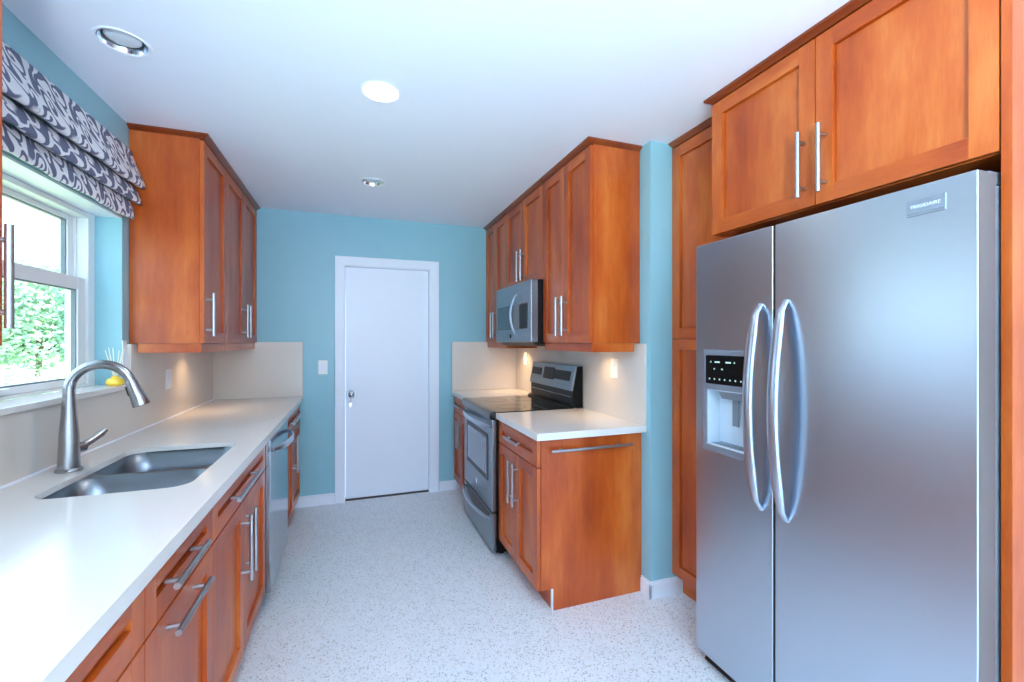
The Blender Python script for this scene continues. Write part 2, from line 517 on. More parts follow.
MB().lathe((-.029, YB + .0265, .826), [(0, -.0015), (.011, -.0015), (.011, .0015), (0, .0015)], 'y', 16).box(-.032, -.026, YB + .025, YB + .028, .80, .82).build('key_blade', M['chrome'], k)

# ------------------------------------------------------------------ kitchen window
wn = bpy.data.objects.new('window_1', None); wn.location = (-1.19, 2.0, WZ0); COL.objects.link(wn)
tag(wn, 'white single hung window above the sink', 'window', kind='structure')
ZS = 1.163                                # top of the stone sill
m = MB()
x0, x1 = -1.235, -1.150
m.box(x0, x1, WY1 - .055, WY1 - .0005, ZS, WZ1, .002).box(x0, x1, WY0, WY0 + .055, ZS, WZ1, .002)
m.box(x0, x1, WY0 + .055, WY1 - .055, WZ1 - .034, WZ1 - .0105, .002).box(x0, x1, WY0 + .055, WY1 - .055, ZS, ZS + .012, .002)
m.box(-1.20, -1.19, WY1 - .066, WY1 - .05, ZS, WZ1 - .04).box(-1.20, -1.19, WY0 + .05, WY0 + .066, ZS, WZ1 - .04)
m.build('frame', M['vinyl'], wn)
def sash(name, xa, xb, ya, yb, za, zb, st, bot, top):
    m = MB()
    m.box(xa, xb, ya, ya + st, za, zb, .003).box(xa, xb, yb - st, yb, za, zb, .003)
    m.box(xa, xb, ya + st, yb - st, za, za + bot, .003).box(xa, xb, ya + st, yb - st, zb - top, zb, .003)
    o = m.build(name, M['vinyl'], wn)
    xm = (xa + xb) / 2
    MB().box(xm - .003, xm + .003, ya + st - .004, yb - st + .004, za + bot - .004, zb - top + .004).build('pane', M['glass'], o, 0)
    g = .006                                # dark glazing gasket round the pane
    gk = MB()
    for (a, b, c, dd) in ((ya + st, ya + st + g, za + bot, zb - top), (yb - st - g, yb - st, za + bot, zb - top), (ya + st, yb - st, za + bot, za + bot + g), (ya + st, yb - st, zb - top - g, zb - top)):
        gk.box(xm - .008, xm + .008, a, b, c, dd)
    gk.build('gasket', M['grey'], o, 0)
    return o
lo = sash('lower_sash', -1.188, -1.158, WY0 + .062, WY1 - .062, ZS + .0125, 1.655, .055, .028, .055)
MB().prism([(1.93, ZS + .022), (2.07, ZS + .022), (2.06, ZS + .040), (1.94, ZS + .040)], -1.162, -1.142, 'x', bev=.003).build('sash_lift', M['vinyl'], lo)
sash('upper_sash', -1.228, -1.198, WY0 + .062, WY1 - .062, 1.61, WZ1 - .0345, .045, .045, .022)
sl = MB().box(-1.149, -1.012, WY0 + .001, WY1 - .002, WZ0 + .0005, ZS, .003).build('window_sill', M['quartz'])
tag(sl, 'white stone window sill above the sink', 'window sill', kind='structure')
ts = MB().box(XL, XL + .004, WY1, 2.652, WZ0, 1.372).build('trim_1', M['white'])  # white colour stands in for the brightly lit end of the stone slab
tag(ts, 'white strip for the brightly lit slab end beside the window below the wall cabinet', 'trim', kind='structure')

so = MB().box(-1.149, XL - .0005, WY0 + .001, WY1 - .001, WZ1 - .010, WZ1 - .0005, .001).build('trim_2', M['white'])
tag(so, 'white head lining over the window behind the shade', 'trim', kind='structure')

# diffuser on the sill
dt = thing('reed_diffuser', 'small bowl of yellow oil with pale reeds on the window sill', 'diffuser', (-1.042, 2.54, ZS))
MB().lathe((-1.042, 2.54, ZS), [(0, 0.0006), (.026, 0.0006), (.033, .008), (.034, .02), (.028, .032), (.014, .038), (.013, .046), (.010, .046), (.010, .036), (0, .034)], 'z', 24).build('bowl', M['oil'], dt)
for i in range(6):
    a = i * 1.1
    MB().tube([(-1.042 + .004 * math.cos(a), 2.54 + .004 * math.sin(a), ZS + .036), (-1.042 + .035 * math.cos(a), 2.54 + .035 * math.sin(a), ZS + .17 + .012 * math.sin(3 * a))], .0018, 6).build('reed', M['reed'], dt)

# ------------------------------------------------------------------ outside the window
g = MB().box(-45, XO - .3, -12, 60, -0.4, -0.2).build('ground_outside', M['lawn'])
tag(g, 'pale sunlit lawn outside the window', 'lawn', kind='structure')
g = MB().box(-30, -4.4, 9.0, 13.0, -0.1999, -0.17).build('path_outside', M['concrete'])
tag(g, 'pale concrete drive outside the window', 'drive', kind='structure')
def leafy(name, label, cat, x, y, crown, mat, group, trunk_h=0.0, size=.16, n=900, seed=1):
    rnd = random.Random(seed)
    t = thing(name, label, cat, (x, y, -0.2), group)
    bm = MB()
    for i in range(n):
        cx, cy, cz, r = crown[i % len(crown)]
        v = Vector((rnd.gauss(0, 1), rnd.gauss(0, 1), rnd.gauss(0, 1))).normalized() * r * rnd.uniform(.62, 1.0)
        p = Vector((x + cx, y + cy, cz)) + v
        if p.z < -0.15: p.z = rnd.uniform(-.15, .2)
        a = Vector((rnd.gauss(0, 1), rnd.gauss(0, 1), rnd.gauss(0, .6))).normalized() * size * rnd.uniform(.6, 1.2)
        b = a.cross(v.normalized() + Vector((.01, 0.3, .2))).normalized() * size * .42
        c = v.normalized() * size * .12
        q = [bm.bm.verts.new(p - a), bm.bm.verts.new(p + b + c), bm.bm.verts.new(p + a), bm.bm.verts.new(p - b + c)]
        bm.bm.faces.new(q)
    bm.build('foliage', mat, t, 0)
    m = MB()
    top = crown[0][2]
    m.tube([(x, y, -0.2), (x + .03, y, top * .5), (x, y + .05, top)], [.05 + .02 * trunk_h, .04 + .015 * trunk_h, .02], 8)
    for (cx, cy, cz, r) in crown[1:]:
        m.tube([(x, y, max(0, top * .35)), (x + cx * .6, y + cy * .6, (top * .4 + cz) / 2), (x + cx, y + cy, cz)], [.03, .022, .012], 6)
    m.build('trunk', M['trunk'], t)
    return t
leafy('leafy_tree', 'broad green tree seen through the lower window pane', 'tree', -8.7, 16.8, [(0, 0, 2.6, 1.3), (-1.1, .4, 2.1, .9), (1.0, .5, 2.0, .9), (.2, 1.0, 2.9, .9), (.1, -.2, 1.45, .95), (1.0, .4, 1.3, .75), (-1.0, .2, 1.3, .8)], M['leafa'], 'trees outside the window', 2, .10, 8000, 3)
leafy('leafy_tree', 'wide pale tree farthest off in the lower window pane', 'tree', -14.5, 28.0, [(0, 0, 3.3, 2.2), (-2.2, .4, 2.9, 1.8), (2.2, .4, 2.8, 1.8)], M['leafb'], 'trees outside the window', 2, .16, 8000, 9)
leafy('leafy_tree', 'pale tall tree whose leaves show at the right of the upper window pane', 'tree', -9.2, 21.5, [(0, 0, 4.4, .9), (-.5, .4, 5.0, .8), (.5, .3, 3.6, .8), (.1, .5, 2.4, .8)], M['leafb'], 'trees outside the window', 3, .15, 1500, 4)
leafy('leafy_tree', 'green tree at the left, behind the cabinet pull in the lower window pane', 'tree', -13.2, 18.9, [(0, 0, 2.5, 1.4), (-1.2, .3, 2.0, 1.0), (1.0, .3, 2.1, 1.0), (0, 0, 1.4, 1.0)], M['leafb'], 'trees outside the window', 2, .11, 7000, 5)
for i, (x, y, h, lab) in enumerate(((-4.2, 8.6, .95, 'pale low shrub outside, rightmost in the lower window pane'), (-5.1, 9.4, .92, 'pale low shrub outside, middle of the lower window pane'),
                                    (-6.2, 10.2, .95, 'pale low shrub outside, left in the lower window pane'))):
    leafy('low_shrub', lab, 'shrub', x, y, [(0, 0, h * .55, h * .5), (-.3, .1, h * .4, h * .42), (.3, .1, h * .4, h * .42)], M['leafb'], 'shrubs outside the window', 0, .07, 900, 20 + i)

# ------------------------------------------------------------------ cabinets
S57 = 0.057
def shaker(name, s, xf, y0, y1, z0, z1, parent, st=S57, th=.02):
    """recessed panel front whose outer face is at xf; s = outward x sign"""
    m = MB()
    xb = xf - s * th
    xp = xf - s * .0125
    b = .0009
    m.box(xb, xf, y0, y0 + st, z0, z1, b).box(xb, xf, y1 - st, y1, z0, z1, b)
    m.box(xb, xf, y0 + st, y1 - st, z0, z0 + st, b, 1).box(xb, xf, y0 + st, y1 - st, z1 - st, z1, b, 1)
    m.box(xb, xb + s * .003, y0 + st, y1 - st, z0 + st, z1 - st)
    gv = .003                                   # shadow groove round the loose panel
    m.box(xb + s * .003, xp, y0 + st + gv, y1 - st - gv, z0 + st + gv, z1 - st - gv)
    return m.build(name, [M['wv'], M['wh']], parent, 30)
def bar(parent, s, xf, p0, p1, vertical, off=.034, r=.0078, inset=.034):
    """bar pull: p = (y, z) ends"""
    m = MB()
    x = xf + s * off
    (ya, za), (yb, zb) = p0, p1
    m.tube([(x, ya, za), (x, yb, zb)], r, 16)
    L = math.hypot(yb - ya, zb - za)
    for f in (inset / L, 1 - inset / L):
        y, z = ya + (yb - ya) * f, za + (zb - za) * f
        m.tube([(xf, y, z), (x, y, z)], r * .8, 12)
    return m.build('handle', M['nickel'], parent)
def vbar(parent, s, xf, y, z0, z1, **k): return bar(parent, s, xf, (y, z0), (y, z1), True, **k)
def hbar(parent, s, xf, y0, y1, z, **k): return bar(parent, s, xf, (y0, z), (y1, z), False, **k)

TOE, TOP = .112, .8765
G = .0018
def base_cabinet(label, s, xb, xf, y0, y1, fronts, hollow=False, name='base_cabinet'):
    """xf = outer face of the fronts. fronts: (kind, y0, y1, z0, z1, handle)"""
    t = thing(name, label, 'cabinet', ((xb + xf) / 2, (y0 + y1) / 2, 0), 'base cabinets')
    xc = xf - s * .0205
    m = MB()
    m.box(xb, xc, y0 + .0006, y1 - .0006, TOE, TOP - .0008)
    bd = m.build('body', M['wv'], t, 30)
    if hollow: cut(bd, MB().box(xb + .02, xc - .02, y0 + .02, y1 - .02, TOE + .02, TOP + .02))
    MB().box(xb, xf - s * .085, y0 + .0006, y1 - .0006, 0.0005, TOE - .0005).build('toe_kick', M['wh'], t, 0)
    for (kind, a, b, za, zb, h) in fronts:
        f = shaker(kind, s, xf, a + G, b - G, za, zb, t)
        if h:
            if h[0] == 'v': vbar(f, s, xf, h[1], h[2], h[3])
            else: hbar(f, s, xf, h[1], h[2], h[3])
    return t
DZ0, DZ1, RZ0, RZ1 = TOE + .003, .728, .734, .872
XLF = -0.418        # left door faces
XRF = 0.862         # right door faces
XLB = XL + .002
base_cabinet('wide cherry base cabinet nearest the viewer under the left worktop', 1, XLB, XLF, .228, 1.142,
             [('drawer', .228, 1.142, RZ0, RZ1, ('h', .57, .80, .805)), ('door', .228, .685, DZ0, DZ1, ('v', .655, .45, .685)), ('door', .685, 1.142, DZ0, DZ1, ('v', .715, .45, .685))])
base_cabinet('cherry base cabinet with two level drawer pulls left of the sink cabinet', 1, XLB, XLF, 1.142, 1.62,
             [('drawer', 1.142, 1.62, RZ0, RZ1, ('h', 1.215, 1.455, .804)), ('door', 1.142, 1.62, DZ0, DZ1, ('h', 1.225, 1.475, .690))])
base_cabinet('cherry sink base cabinet with paired door pulls under the sink', 1, XLB, XLF, 1.62, 2.49,
             [('false_front', 1.62, 2.49, RZ0, RZ1, ('h', 1.80, 2.19, .803)), ('door', 1.62, 2.035, DZ0, DZ1, ('v', 1.995, .42, .682)), ('door', 2.035, 2.49, DZ0, DZ1, ('v', 2.075, .42, .682))], hollow=True)
base_cabinet('cherry base cabinet past the dishwasher against the end wall', 1, XLB, XLF, 3.112, 3.985,
             [('drawer', 3.112, 3.985, RZ0, RZ1, ('h', 3.32, 3.78, .803)), ('door', 3.112, 3.55, DZ0, DZ1, ('v', 3.51, .42, .682)), ('door', 3.55, 3.985, DZ0, DZ1, ('v', 3.59, .42, .682))])
nb = base_cabinet('cherry base cabinet right of the range with towel bar on its side panel', -1, XR - .003, XRF, 2.05, 2.65,
             [('drawer', 2.03, 2.65, RZ0, RZ1, ('h', 2.235, 2.455, .805)), ('door', 2.03, 2.34, DZ0, DZ1, ('v', 2.305, .445, .685)), ('door', 2.34, 2.65, DZ0, DZ1, ('v', 2.378, .445, .685))])
# end panel with the toe notch, its raw edge lip, and the towel bar
m = MB().prism([(XRF + .022, TOP - .001), (XRF + .022, TOE), (XRF + .088, TOE), (XRF + .088, .0005), (XR - .0025, .0005), (XR - .0025, TOP - .001)], 2.030, 2.0505, 'y', bev=.0008)
ep = m.build('end_panel', M['wv'], nb, 30)
MB().box(XRF + .084, XRF + .0878, 2.028, 2.05, .001, TOE - .001).build('toe_edge', M['white'], nb, label='pale edge strip at the toe notch')
m = MB()
m.tube([(.925, 1.992, .818), (1.395, 1.992, .818)], .0075, 16)
for x in (.99, 1.33): m.tube([(x, 2.030, .818), (x, 1.992, .818)], .006, 12)
m.build('towel_bar', M['nickel'], nb)
base_cabinet('narrow cherry base cabinet between the range and the end wall', -1, XR - .003, XRF, 3.412, 3.985,
             [('drawer', 3.412, 3.985, RZ0, RZ1, ('h', 3.59, 3.81, .805)), ('door', 3.412, 3.70, DZ0, DZ1, ('v', 3.665, .445, .685)), ('door', 3.70, 3.985, DZ0, DZ1, ('v', 3.735, .445, .685))])

def crown(t, s, xb, xf, y0, y1, top, near, far):
    """sprung crown strip: leans out towards the ceiling, mitred at the free ends"""
    m = MB()
    rings = []
    for o, z in ((.001, top + .0005), (.004, top + .004), (.023, ZC - .010), (.024, ZC - .0008)):
        ya = y0 - (o if near else -.0008); yb = y1 + (o if far else -.0008)
        rings.append([m.bm.verts.new(p) for p in ((xb, ya, z), (xf + s * o, ya, z), (xf + s * o, yb, z), (xb, yb, z))])
    fs = [m.bm.faces.new(rings[0]), m.bm.faces.new(rings[-1])]
    for A, B in zip(rings, rings[1:]):
        for q in range(4): fs.append(m.bm.faces.new([A[q], A[(q + 1) % 4], B[(q + 1) % 4], B[q]]))
    bmesh.ops.recalc_face_normals(m.bm, faces=fs)
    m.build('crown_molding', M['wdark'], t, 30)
def wall_cabinet(label, s, xb, xf, y0, y1, z0, doors, rail=True, crown_near=True, crown_far=False, name='wall_cabinet', grp='wall cabinets', top=2.413, ends=(True, False)):
    t = thing(name, label, 'cabinet', ((xb + xf) / 2, (y0 + y1) / 2, z0), grp)
    xc = xf - s * .0205
    MB().box(xb, xc, y0 + .0006, y1 - .0006, z0, top).build('body', M['wv'], t, 30)
    if ends[0]:   # proud face frame edge visible on the near side
        pass
    for (a, b, za, zb, h) in doors:
        f = shaker('door', s, xf, a + G, b - G, za, zb, t)
        if h: vbar(f, s, xf, h[0], h[1], h[2])
    crown(t, s, xb, xf, y0, y1, top, crown_near, crown_far)
    if rail:
        m = MB()
        m.box(xf - s * .03, xf - s * .012, y0 + .0006, y1 - .0006, z0 - .047, z0 - .0005, .001)
        if ends[0]: m.box(xb + s * .034, xf - s * .03, y0 + .004, y0 + .02, z0 - .047, z0 - .0005, .001)
        m.build('light_rail', M['wh'], t, 30)
    return t
XLU, XRU, ZU = -0.7307, 1.1719, 1.357
DT = 2.407
wall_cabinet('cherry wall cabinet next to the window, single door, first of the left run', 1, XLB, XLU, 2.679, 3.108, ZU, [(2.679, 3.108, ZU + .002, DT, (2.715, 1.395, 1.622))])
wall_cabinet('cherry two door wall cabinet in the far left corner at the end wall', 1, XLB, XLU, 3.110, 3.992, ZU, [(3.110, 3.55, ZU + .002, DT, (3.505, 1.395, 1.622)), (3.55, 3.992, ZU + .002, DT, (3.60, 1.395, 1.622))], crown_near=False, ends=(False, False))
wall_cabinet('cherry wall cabinet with one bar pull cut by the left picture edge', 1, XLB, XLU, .86, 1.296, ZU, [(.86, 1.296, ZU + .002, DT, (1.253, 1.397, 1.620))], crown_far=True)
wall_cabinet('tall cherry two door wall cabinet right of the microwave', -1, XR - .003, XRU, 2.045, 2.658, ZU, [(2.045, 2.357, ZU + .002, DT, (2.318, 1.40, 1.632)), (2.357, 2.658, ZU + .002, DT, (2.396, 1.40, 1.632))])
wall_cabinet('short cherry wall cabinet directly above the microwave', -1, XR - .003, XRU, 2.660, 3.408, 1.778, [(2.660, 3.034, 1.78, DT, (2.995, 1.81, 2.038)), (3.034, 3.408, 1.78, DT, (3.073, 1.81, 2.038))], rail=False, crown_near=False)
wall_cabinet('narrow cherry wall cabinet between the microwave and the end wall', -1, XR - .003, XRU, 3.410, 3.992, ZU, [(3.410, 3.70, ZU + .002, DT, (3.662, 1.395, 1.622)), (3.70, 3.992, ZU + .002, DT, (3.738, 1.395, 1.622))], crown_near=False)

# tall units on the right
XO2 = 1.486
wall_cabinet('wide cherry cabinet with two large doors over the refrigerator', -1, XP - .001, XO2, .609, 1.530, 1.834, [(.609, 1.067, 1.836, DT, (1.033, 1.868, 2.095)), (1.067, 1.530, 1.836, DT, (1.105, 1.868, 2.095))], rail=False, crown_near=False, crown_far=True, name='refrigerator_cabinet', grp='tall units')
XPF = 1.622
t = thing('pantry_cabinet', 'tall cherry pantry cabinet between the refrigerator and the blue stub wall', 'cabinet', (1.96, 1.74, 0), 'tall units')
MB().box(XPF + .0205, XP - .001, 1.532, 1.949, TOE, 2.413).build('body', M['wv'], t, 30)
MB().box(XPF + .065, XP - .001, 1.533, 1.948, .0005, TOE - .0005).build('toe_kick', M['wh'], t, 0)
f = shaker('door', -1, XPF, 1.534, 1.950, TOE + .002, 1.379, t); vbar(f, -1, XPF, 1.565, 1.10, 1.33)
f = shaker('door', -1, XPF, 1.534, 1.950, 1.383, DT, t); vbar(f, -1, XPF, 1.565, 1.43, 1.66)
crown(t, -1, XP - .001, XPF, 1.557, 1.9495, 2.413, False, False)
ep = MB().box(XO2 - .002, XP - .001, .586, .6065, .0005, ZC - .001, .0012).build('refrigerator_end_panel', M['wv'], None, 30)
tag(ep, 'full height cherry end panel along the right picture edge beside the refrigerator', 'panel', 'tall units')

# ------------------------------------------------------------------ worktops, backsplashes
SX0, SX1, SY0, SY1 = -.885, -.492, 1.645, 2.300      # sink opening
wt = MB().prism([(XL + .0005, .914), (-.3937, .914), (-.3937, .8772), (-.416, .8772), (-.416, .894), (XL + .0005, .894)], .20, 3.9985, 'y', bev=.002).build('worktop', M['quartz'])
tag(wt, 'long white quartz worktop holding the sink along the left wall', 'worktop', 'worktops')
cut(wt, MB().prism(rrect(SX0, SX1, SY0, SY1, .062), .86, .93, 'z'))
cut(wt, MB().prism([(-.9407 + .018 * math.cos(i * PI / 12), 1.976 + .018 * math.sin(i * PI / 12)) for i in range(24)], .86, .93, 'z'))
for p in wt.data.polygons: p.use_smooth = False
wt = MB().box(.8434, XR - .001, 1.986, 2.652, .8772, .914, .003).build('worktop', M['quartz'])
tag(wt, 'short white quartz worktop over the towel bar cabinet', 'worktop', 'worktops')
wt = MB().box(.8434, XR - .001, 3.408, 3.9985, .8772, .914, .003).build('worktop', M['quartz'])
tag(wt, 'small white quartz worktop in the far corner left of the range', 'worktop', 'worktops')
ZBS = 1.3555
b = MB()
b.box(XL + .0005, XL + .021, 2.652, 3.978, .9145, ZBS - .0005, .001).box(XL + .0005, XL + .021, .20, 2.652, .9145, WZ0 - .001, .001)
bs = b.build('backsplash_slab', M['splash'], None, 30)
MB().prism([(XL + .021, .9145), (XL + .027, .9145), (XL + .021, .9205)], .20, 3.978, 'y').build('caulk_bead', M['white'], bs, 0)
tag(bs, 'long beige stone backsplash behind the sink and faucet', 'backsplash', 'backsplashes')
bs = MB().box(XL + .0005, -.397, 3.979, 3.9995, .9145, 1.362, .001).build('backsplash_slab', M['splash'], None, 30)
tag(bs, 'beige stone backsplash on the end wall at the left worktop', 'backsplash', 'backsplashes')
bs = MB().box(XR - .013, XR - .0005, 1.988, 3.978, .9145, ZBS - .0005, .001).build('backsplash_slab', M['splash'], None, 30)
tag(bs, 'beige stone backsplash behind the range with two outlets', 'backsplash', 'backsplashes')
bs = MB().box(.846, XR - .0005, 3.979, 3.9995, .9145, 1.362, .001).build('backsplash_slab', M['splash'], None, 30)
tag(bs, 'beige stone backsplash on the end wall left of the range', 'backsplash', 'backsplashes')

# ------------------------------------------------------------------ sink
sk = thing('double_sink', 'stainless undermount double bowl sink set in the left worktop', 'sink', (-.68, 1.96, .67))
def bowl(ya, yb):
    m = MB()
    levels = [(0, .8935), (0.001, .80), (.006, .72), (.02, .688), (.05, .676), (.12, .672)]
    rings = []
    for ins, z in levels:
        pts = rrect(SX0 - .004 + ins, SX1 + .004 - ins, ya + ins, yb - ins, max(.075 - ins * .3, .02) if ins < .1 else .03)
        rings.append([m.bm.verts.new((p[0], p[1], z)) for p in pts])
    for A, B in zip(rings, rings[1:]):
        n = len(A)
        for j in range(n): m.bm.faces.new([A[(j + 1) % n], A[j], B[j], B[(j + 1) % n]])
    m.bm.faces.new(rings[-1])
    o = m.build('bowl', M['sink'], sk, 60)
    md = o.modifiers.new('gauge', 'SOLIDIFY'); md.thickness = .0015; md.offset = -1
    cx, cy = (SX0 + SX1) / 2 - .04, (ya + yb) / 2
    MB().lathe((cx, cy, .672), [(.045, .0008), (.045, .004), (.036, .003), (.030, -.004), (0, -.004)], 'z', 32).build('drain', M['chrome'], o)
bowl(SY0 - .004, 1.940)
bowl(1.958, SY1 + .004)
fl = MB().box(SX0 - .022, SX1 + .022, SY0 - .022, SY1 + .022, .8885, .8935).build('rim_flange', M['sink'], sk, 0)
for ya, yb in ((SY0 - .004, 1.940), (1.958, SY1 + .004)):
    cut(fl, MB().prism(rrect(SX0 - .0045, SX1 + .0045, ya - .0005, yb + .0005, .0755), .86, .92, 'z'))

# ------------------------------------------------------------------ faucet
FX, FY = -.9407, 1.976
ft = thing('pull_down_faucet', 'brushed steel gooseneck pull down faucet behind the sink', 'faucet', (FX, FY, .914))
m = MB().lathe((FX, FY, .9145), [(0, 0), (.036, 0), (.037, .004), (.035, .009), (.0305, .012), (.0290, .05), (.0275, .09), (.0268, .108), (.0262, .11), (.0268, .112), (.0255, .14), (.0215, .19), (.0185, .235), (.0172, .26), (0, .26)], 'z', 40)
m.build('base_body', M['faucet'], ft)
RA = .090
pts = [(FX, FY, 1.16), (FX, FY, 1.185)] + [(FX + RA - RA * math.cos(R(a)), FY, 1.196 + RA * math.sin(R(a))) for a in range(0, 161, 8)]
MB().tube(pts, [.0168] * 2 + [.0160] * (len(pts) - 2), 24).build('spout', M['faucet'], ft)
ang = R(160)
e = Vector((FX + RA - RA * math.cos(ang), FY, 1.196 + RA * math.sin(ang)))
dr = Vector((math.sin(ang), 0, math.cos(ang))).normalized() * 1.0
dr = Vector((math.sin(R(160)), 0, -abs(math.cos(R(160)))))
hp = [e + dr * q for q in (0, .004, .005, .03, .07, .095, .099)]
sh = MB().tube(hp, [.0168, .0172, .0178, .0195, .0245, .0275, .0255], 28).build('spray_head', M['faucet'], ft)
MB().tube([e + dr * .018 + Vector((-.0165, 0, -.006)), e + dr * .052 + Vector((-.0195, 0, -.0075))], .006, 10).build('spray_button', M['blackmat'], sh)
m = MB().tube([(FX, FY + .02, .985), (FX + .012, FY + .056, .985)], .0195, 20)
hb = m.build('valve_hub', M['faucet'], ft)
m = MB().tube([(FX + .012, FY + .05, .988), (FX + .026, FY + .082, 1.002), (FX + .040, FY + .112, 1.020), (FX + .048, FY + .128, 1.031)], [.013, .0115, .013, .010], 16)
m.build('lever', M['faucet'], hb)

# ------------------------------------------------------------------ dishwasher
def bowed(parent, s, xf, axis, a0, a1, c, bow, wid, thk, mat, name='handle', lift=.012, n=22):
    """arched appliance handle. axis 'y' or 'z': runs a0..a1 at the other coordinate c, bowing outward by `bow`"""
    m = MB()
    pts, rad = [], []
    for i in range(n + 1):
        f = i / n
        a = a0 + (a1 - a0) * f
        o = lift + bow * math.sin(PI * f) ** .8 if 0 < f < 1 else lift
        x = xf + s * (o if 0 < i < n else .001)
        pts.append((x, a, c) if axis == 'y' else (x, c, a))
        rad.append(.55 + .45 * min(1, 6 * min(f, 1 - f) + .1))
    up = (0, 0, 1) if axis == 'y' else (0, 1, 0)
    m.tube(pts, rad, 18, flat=(wid / 2, thk / 2), up=up)
    return m.build(name, mat, parent, 60)
XDF = -.396
dw = thing('dishwasher', 'stainless dishwasher built in beside the sink cabinet', 'dishwasher', (-.7, 2.8, 0))
MB().box(XL + .05, XDF - .028, 2.494, 3.108, .10, .872).build('body', M['blackmat'], dw, 0)
MB().box(XL + .05, XDF - .07, 2.5, 3.10, .0005, .099).build('toe_panel', M['blackmat'], dw, 0)
dd = MB().box(XDF - .0275, XDF, 2.496, 3.106, .102, .872, .004).build('door', M['sdw'], dw)
bowed(dd, 1, XDF, 'y', 2.55, 3.06, .808, .046, .036, .018, M['ss'])

# ------------------------------------------------------------------ range
rg = thing('kitchen_range', 'freestanding stainless and black electric range between the worktops', 'range', (1.15, 3.03, 0))
RY0, RY1, XG = 2.656, 3.404, .822
MB().box(XG + .027, 1.462, RY0, RY1, .025, .892, .002).build('body', M['black'], rg)
for x in (.90, 1.40):
    for y in (RY0 + .05, RY1 - .05): MB().tube([(x, y, .0005), (x, y, .026)], .018, 12).build('foot', M['blackmat'], rg)
ct = MB().box(XG - .004, 1.40, RY0 - .0025, RY1 + .0025, .8925, .9175, .006, seg=3).build('cooktop', M['glassblk'], rg)
m = MB().prism([(XG - .022, .878), (XG + .026, .872), (XG + .026, .922), (XG + .0, .922), (XG - .018, .912)], RY0 - .001, RY1 + .001, 'y', bev=.004)
m.build('front_rim', M['glassblk'], rg)
M['ring'] = plain('burner_ring_print', lin(66, 62, 60), 0.12)
for (x, y, r) in ((1.02, 2.86, .105), (1.02, 3.20, .085), (1.25, 2.86, .08), (1.25, 3.20, .105)):
    MB().lathe((x, y, .9177), [(r, 0), (r, .0003), (r - .004, .0003), (r - .004, 0)], 'z', 48).build('burner_ring', M['ring'], ct)
od = MB().box(XG, XG + .0265, RY0 + .001, RY1 - .001, .286, .868, .004).build('oven_door', M['ssd'], rg)
MB().prism(rrect(RY0 + .09, RY1 - .09, .455, .765, .02), XG - .0022, XG + .002, 'x', bev=.0008).build('door_window', M['black'], od)
MB().prism(rrect(RY0 + .125, RY1 - .125, .49, .735, .012), XG - .0034, XG - .001, 'x', bev=.0004).build('window_pane', M['ovenpane'], od)
bowed(od, -1, XG, 'y', RY0 + .03, RY1 - .03, .822, .040, .030, .016, M['ss'])
MB().lathe((XG, 3.03, .375), [(0, -.004), (.020, -.004), (.024, -.001), (.024, .001)], 'x', 28).build('emblem', M['chrome'], od)
dwr = MB().box(XG, XG + .0265, RY0 + .001, RY1 - .001, .035, .276, .004).build('storage_drawer', M['ssd'], rg)
MB().prism([(RY0 + .05, .262), (RY0 + .10, .205), (3.03 - .12, .178), (3.03 + .12, .178), (RY1 - .10, .205), (RY1 - .05, .262)], XG - .0015, XG + .002, 'x').build('handle_recess', M['black'], dwr)
bowed(dwr, -1, XG, 'y', RY0 + .03, RY1 - .03, .240, .050, .028, .014, M['ss'])
bgd = MB().prism([(1.362, .918), (1.466, .918), (1.466, 1.196), (1.425, 1.196), (1.392, 1.03), (1.392, .94), (1.362, .93)], RY0, RY1, 'y', bev=.003).build('backguard', M['black'], rg)
def slant(a0, a1, h0, h1, lift, th):
    """box on the backguard's tilted face: y a0..a1, along-face h0..h1 (0 at z=1.03)"""
    base = Vector((1.392, 0, 1.03)); up = (Vector((1.425, 0, 1.196)) - base).normalized(); nrm = Vector((-up.z, 0, up.x))
    p = [base + up * h0 + nrm * lift, base + up * h1 + nrm * lift, base + up * h1 + nrm * (lift + th), base + up * h0 + nrm * (lift + th)]
    return [(q.x, q.z) for q in p], a0, a1
pl = MB().prism(*slant(RY0 + .002, RY1 - .002, .0, .170, -.002, .018), 'y', bev=.004).build('control_panel', M['ssd'], bgd)
MB().prism(*slant(2.958, 3.15, .052, .142, .0155, .0025), 'y', bev=.001).build('clock_display', M['panelblk'], pl)
MB().prism(*slant(2.70, 2.955, .062, .130, .0155, .0025), 'y', bev=.001).build('keypad', M['panelblk'], pl)
MB().prism(*slant(3.19, 3.38, .072, .128, .0155, .0025), 'y', bev=.001).build('keypad', M['panelblk'], pl)
MB().box(1.386, 1.393, RY0 + .03, RY1 - .03, .985, .991, .001).build('vent_strip', M['grey'], bgd)

# ------------------------------------------------------------------ microwave
mw = thing('microwave_oven', 'stainless over the range microwave under the short wall cabinet', 'microwave', (1.28, 3.03, 1.345))
XM = 1.086
MB().box(XM + .056, 1.466, 2.663, 3.405, 1.352, 1.7765, .002).build('body', M['black'], mw)
MB().prism([(XM + .03, 1.357), (XM + .06, 1.335), (1.46, 1.335), (1.46, 1.3515), (XM + .03, 1.3585)], 2.70, 3.37, 'y').build('vent_base', M['blackmat'], mw)
md = MB().box(XM, XM + .0555, 2.663, 3.405, 1.36, 1.7765, .007, seg=3).build('front_door', M['ssd'], mw)
MB().prism(rrect(2.715, 3.365, 1.452, 1.63, .012), XM - .0018, XM + .002, 'x', bev=.0006).build('door_glass', M['ovenglass'], md)
cp = MB().prism(rrect(2.722, 2.87, 1.458, 1.624, .01), XM - .0032, XM - .001, 'x', bev=.0004).build('keypad', M['black'], md)
bowed(md, -1, XM, 'z', 1.405, 1.70, 2.905, .044, .026, .014, M['ss'])
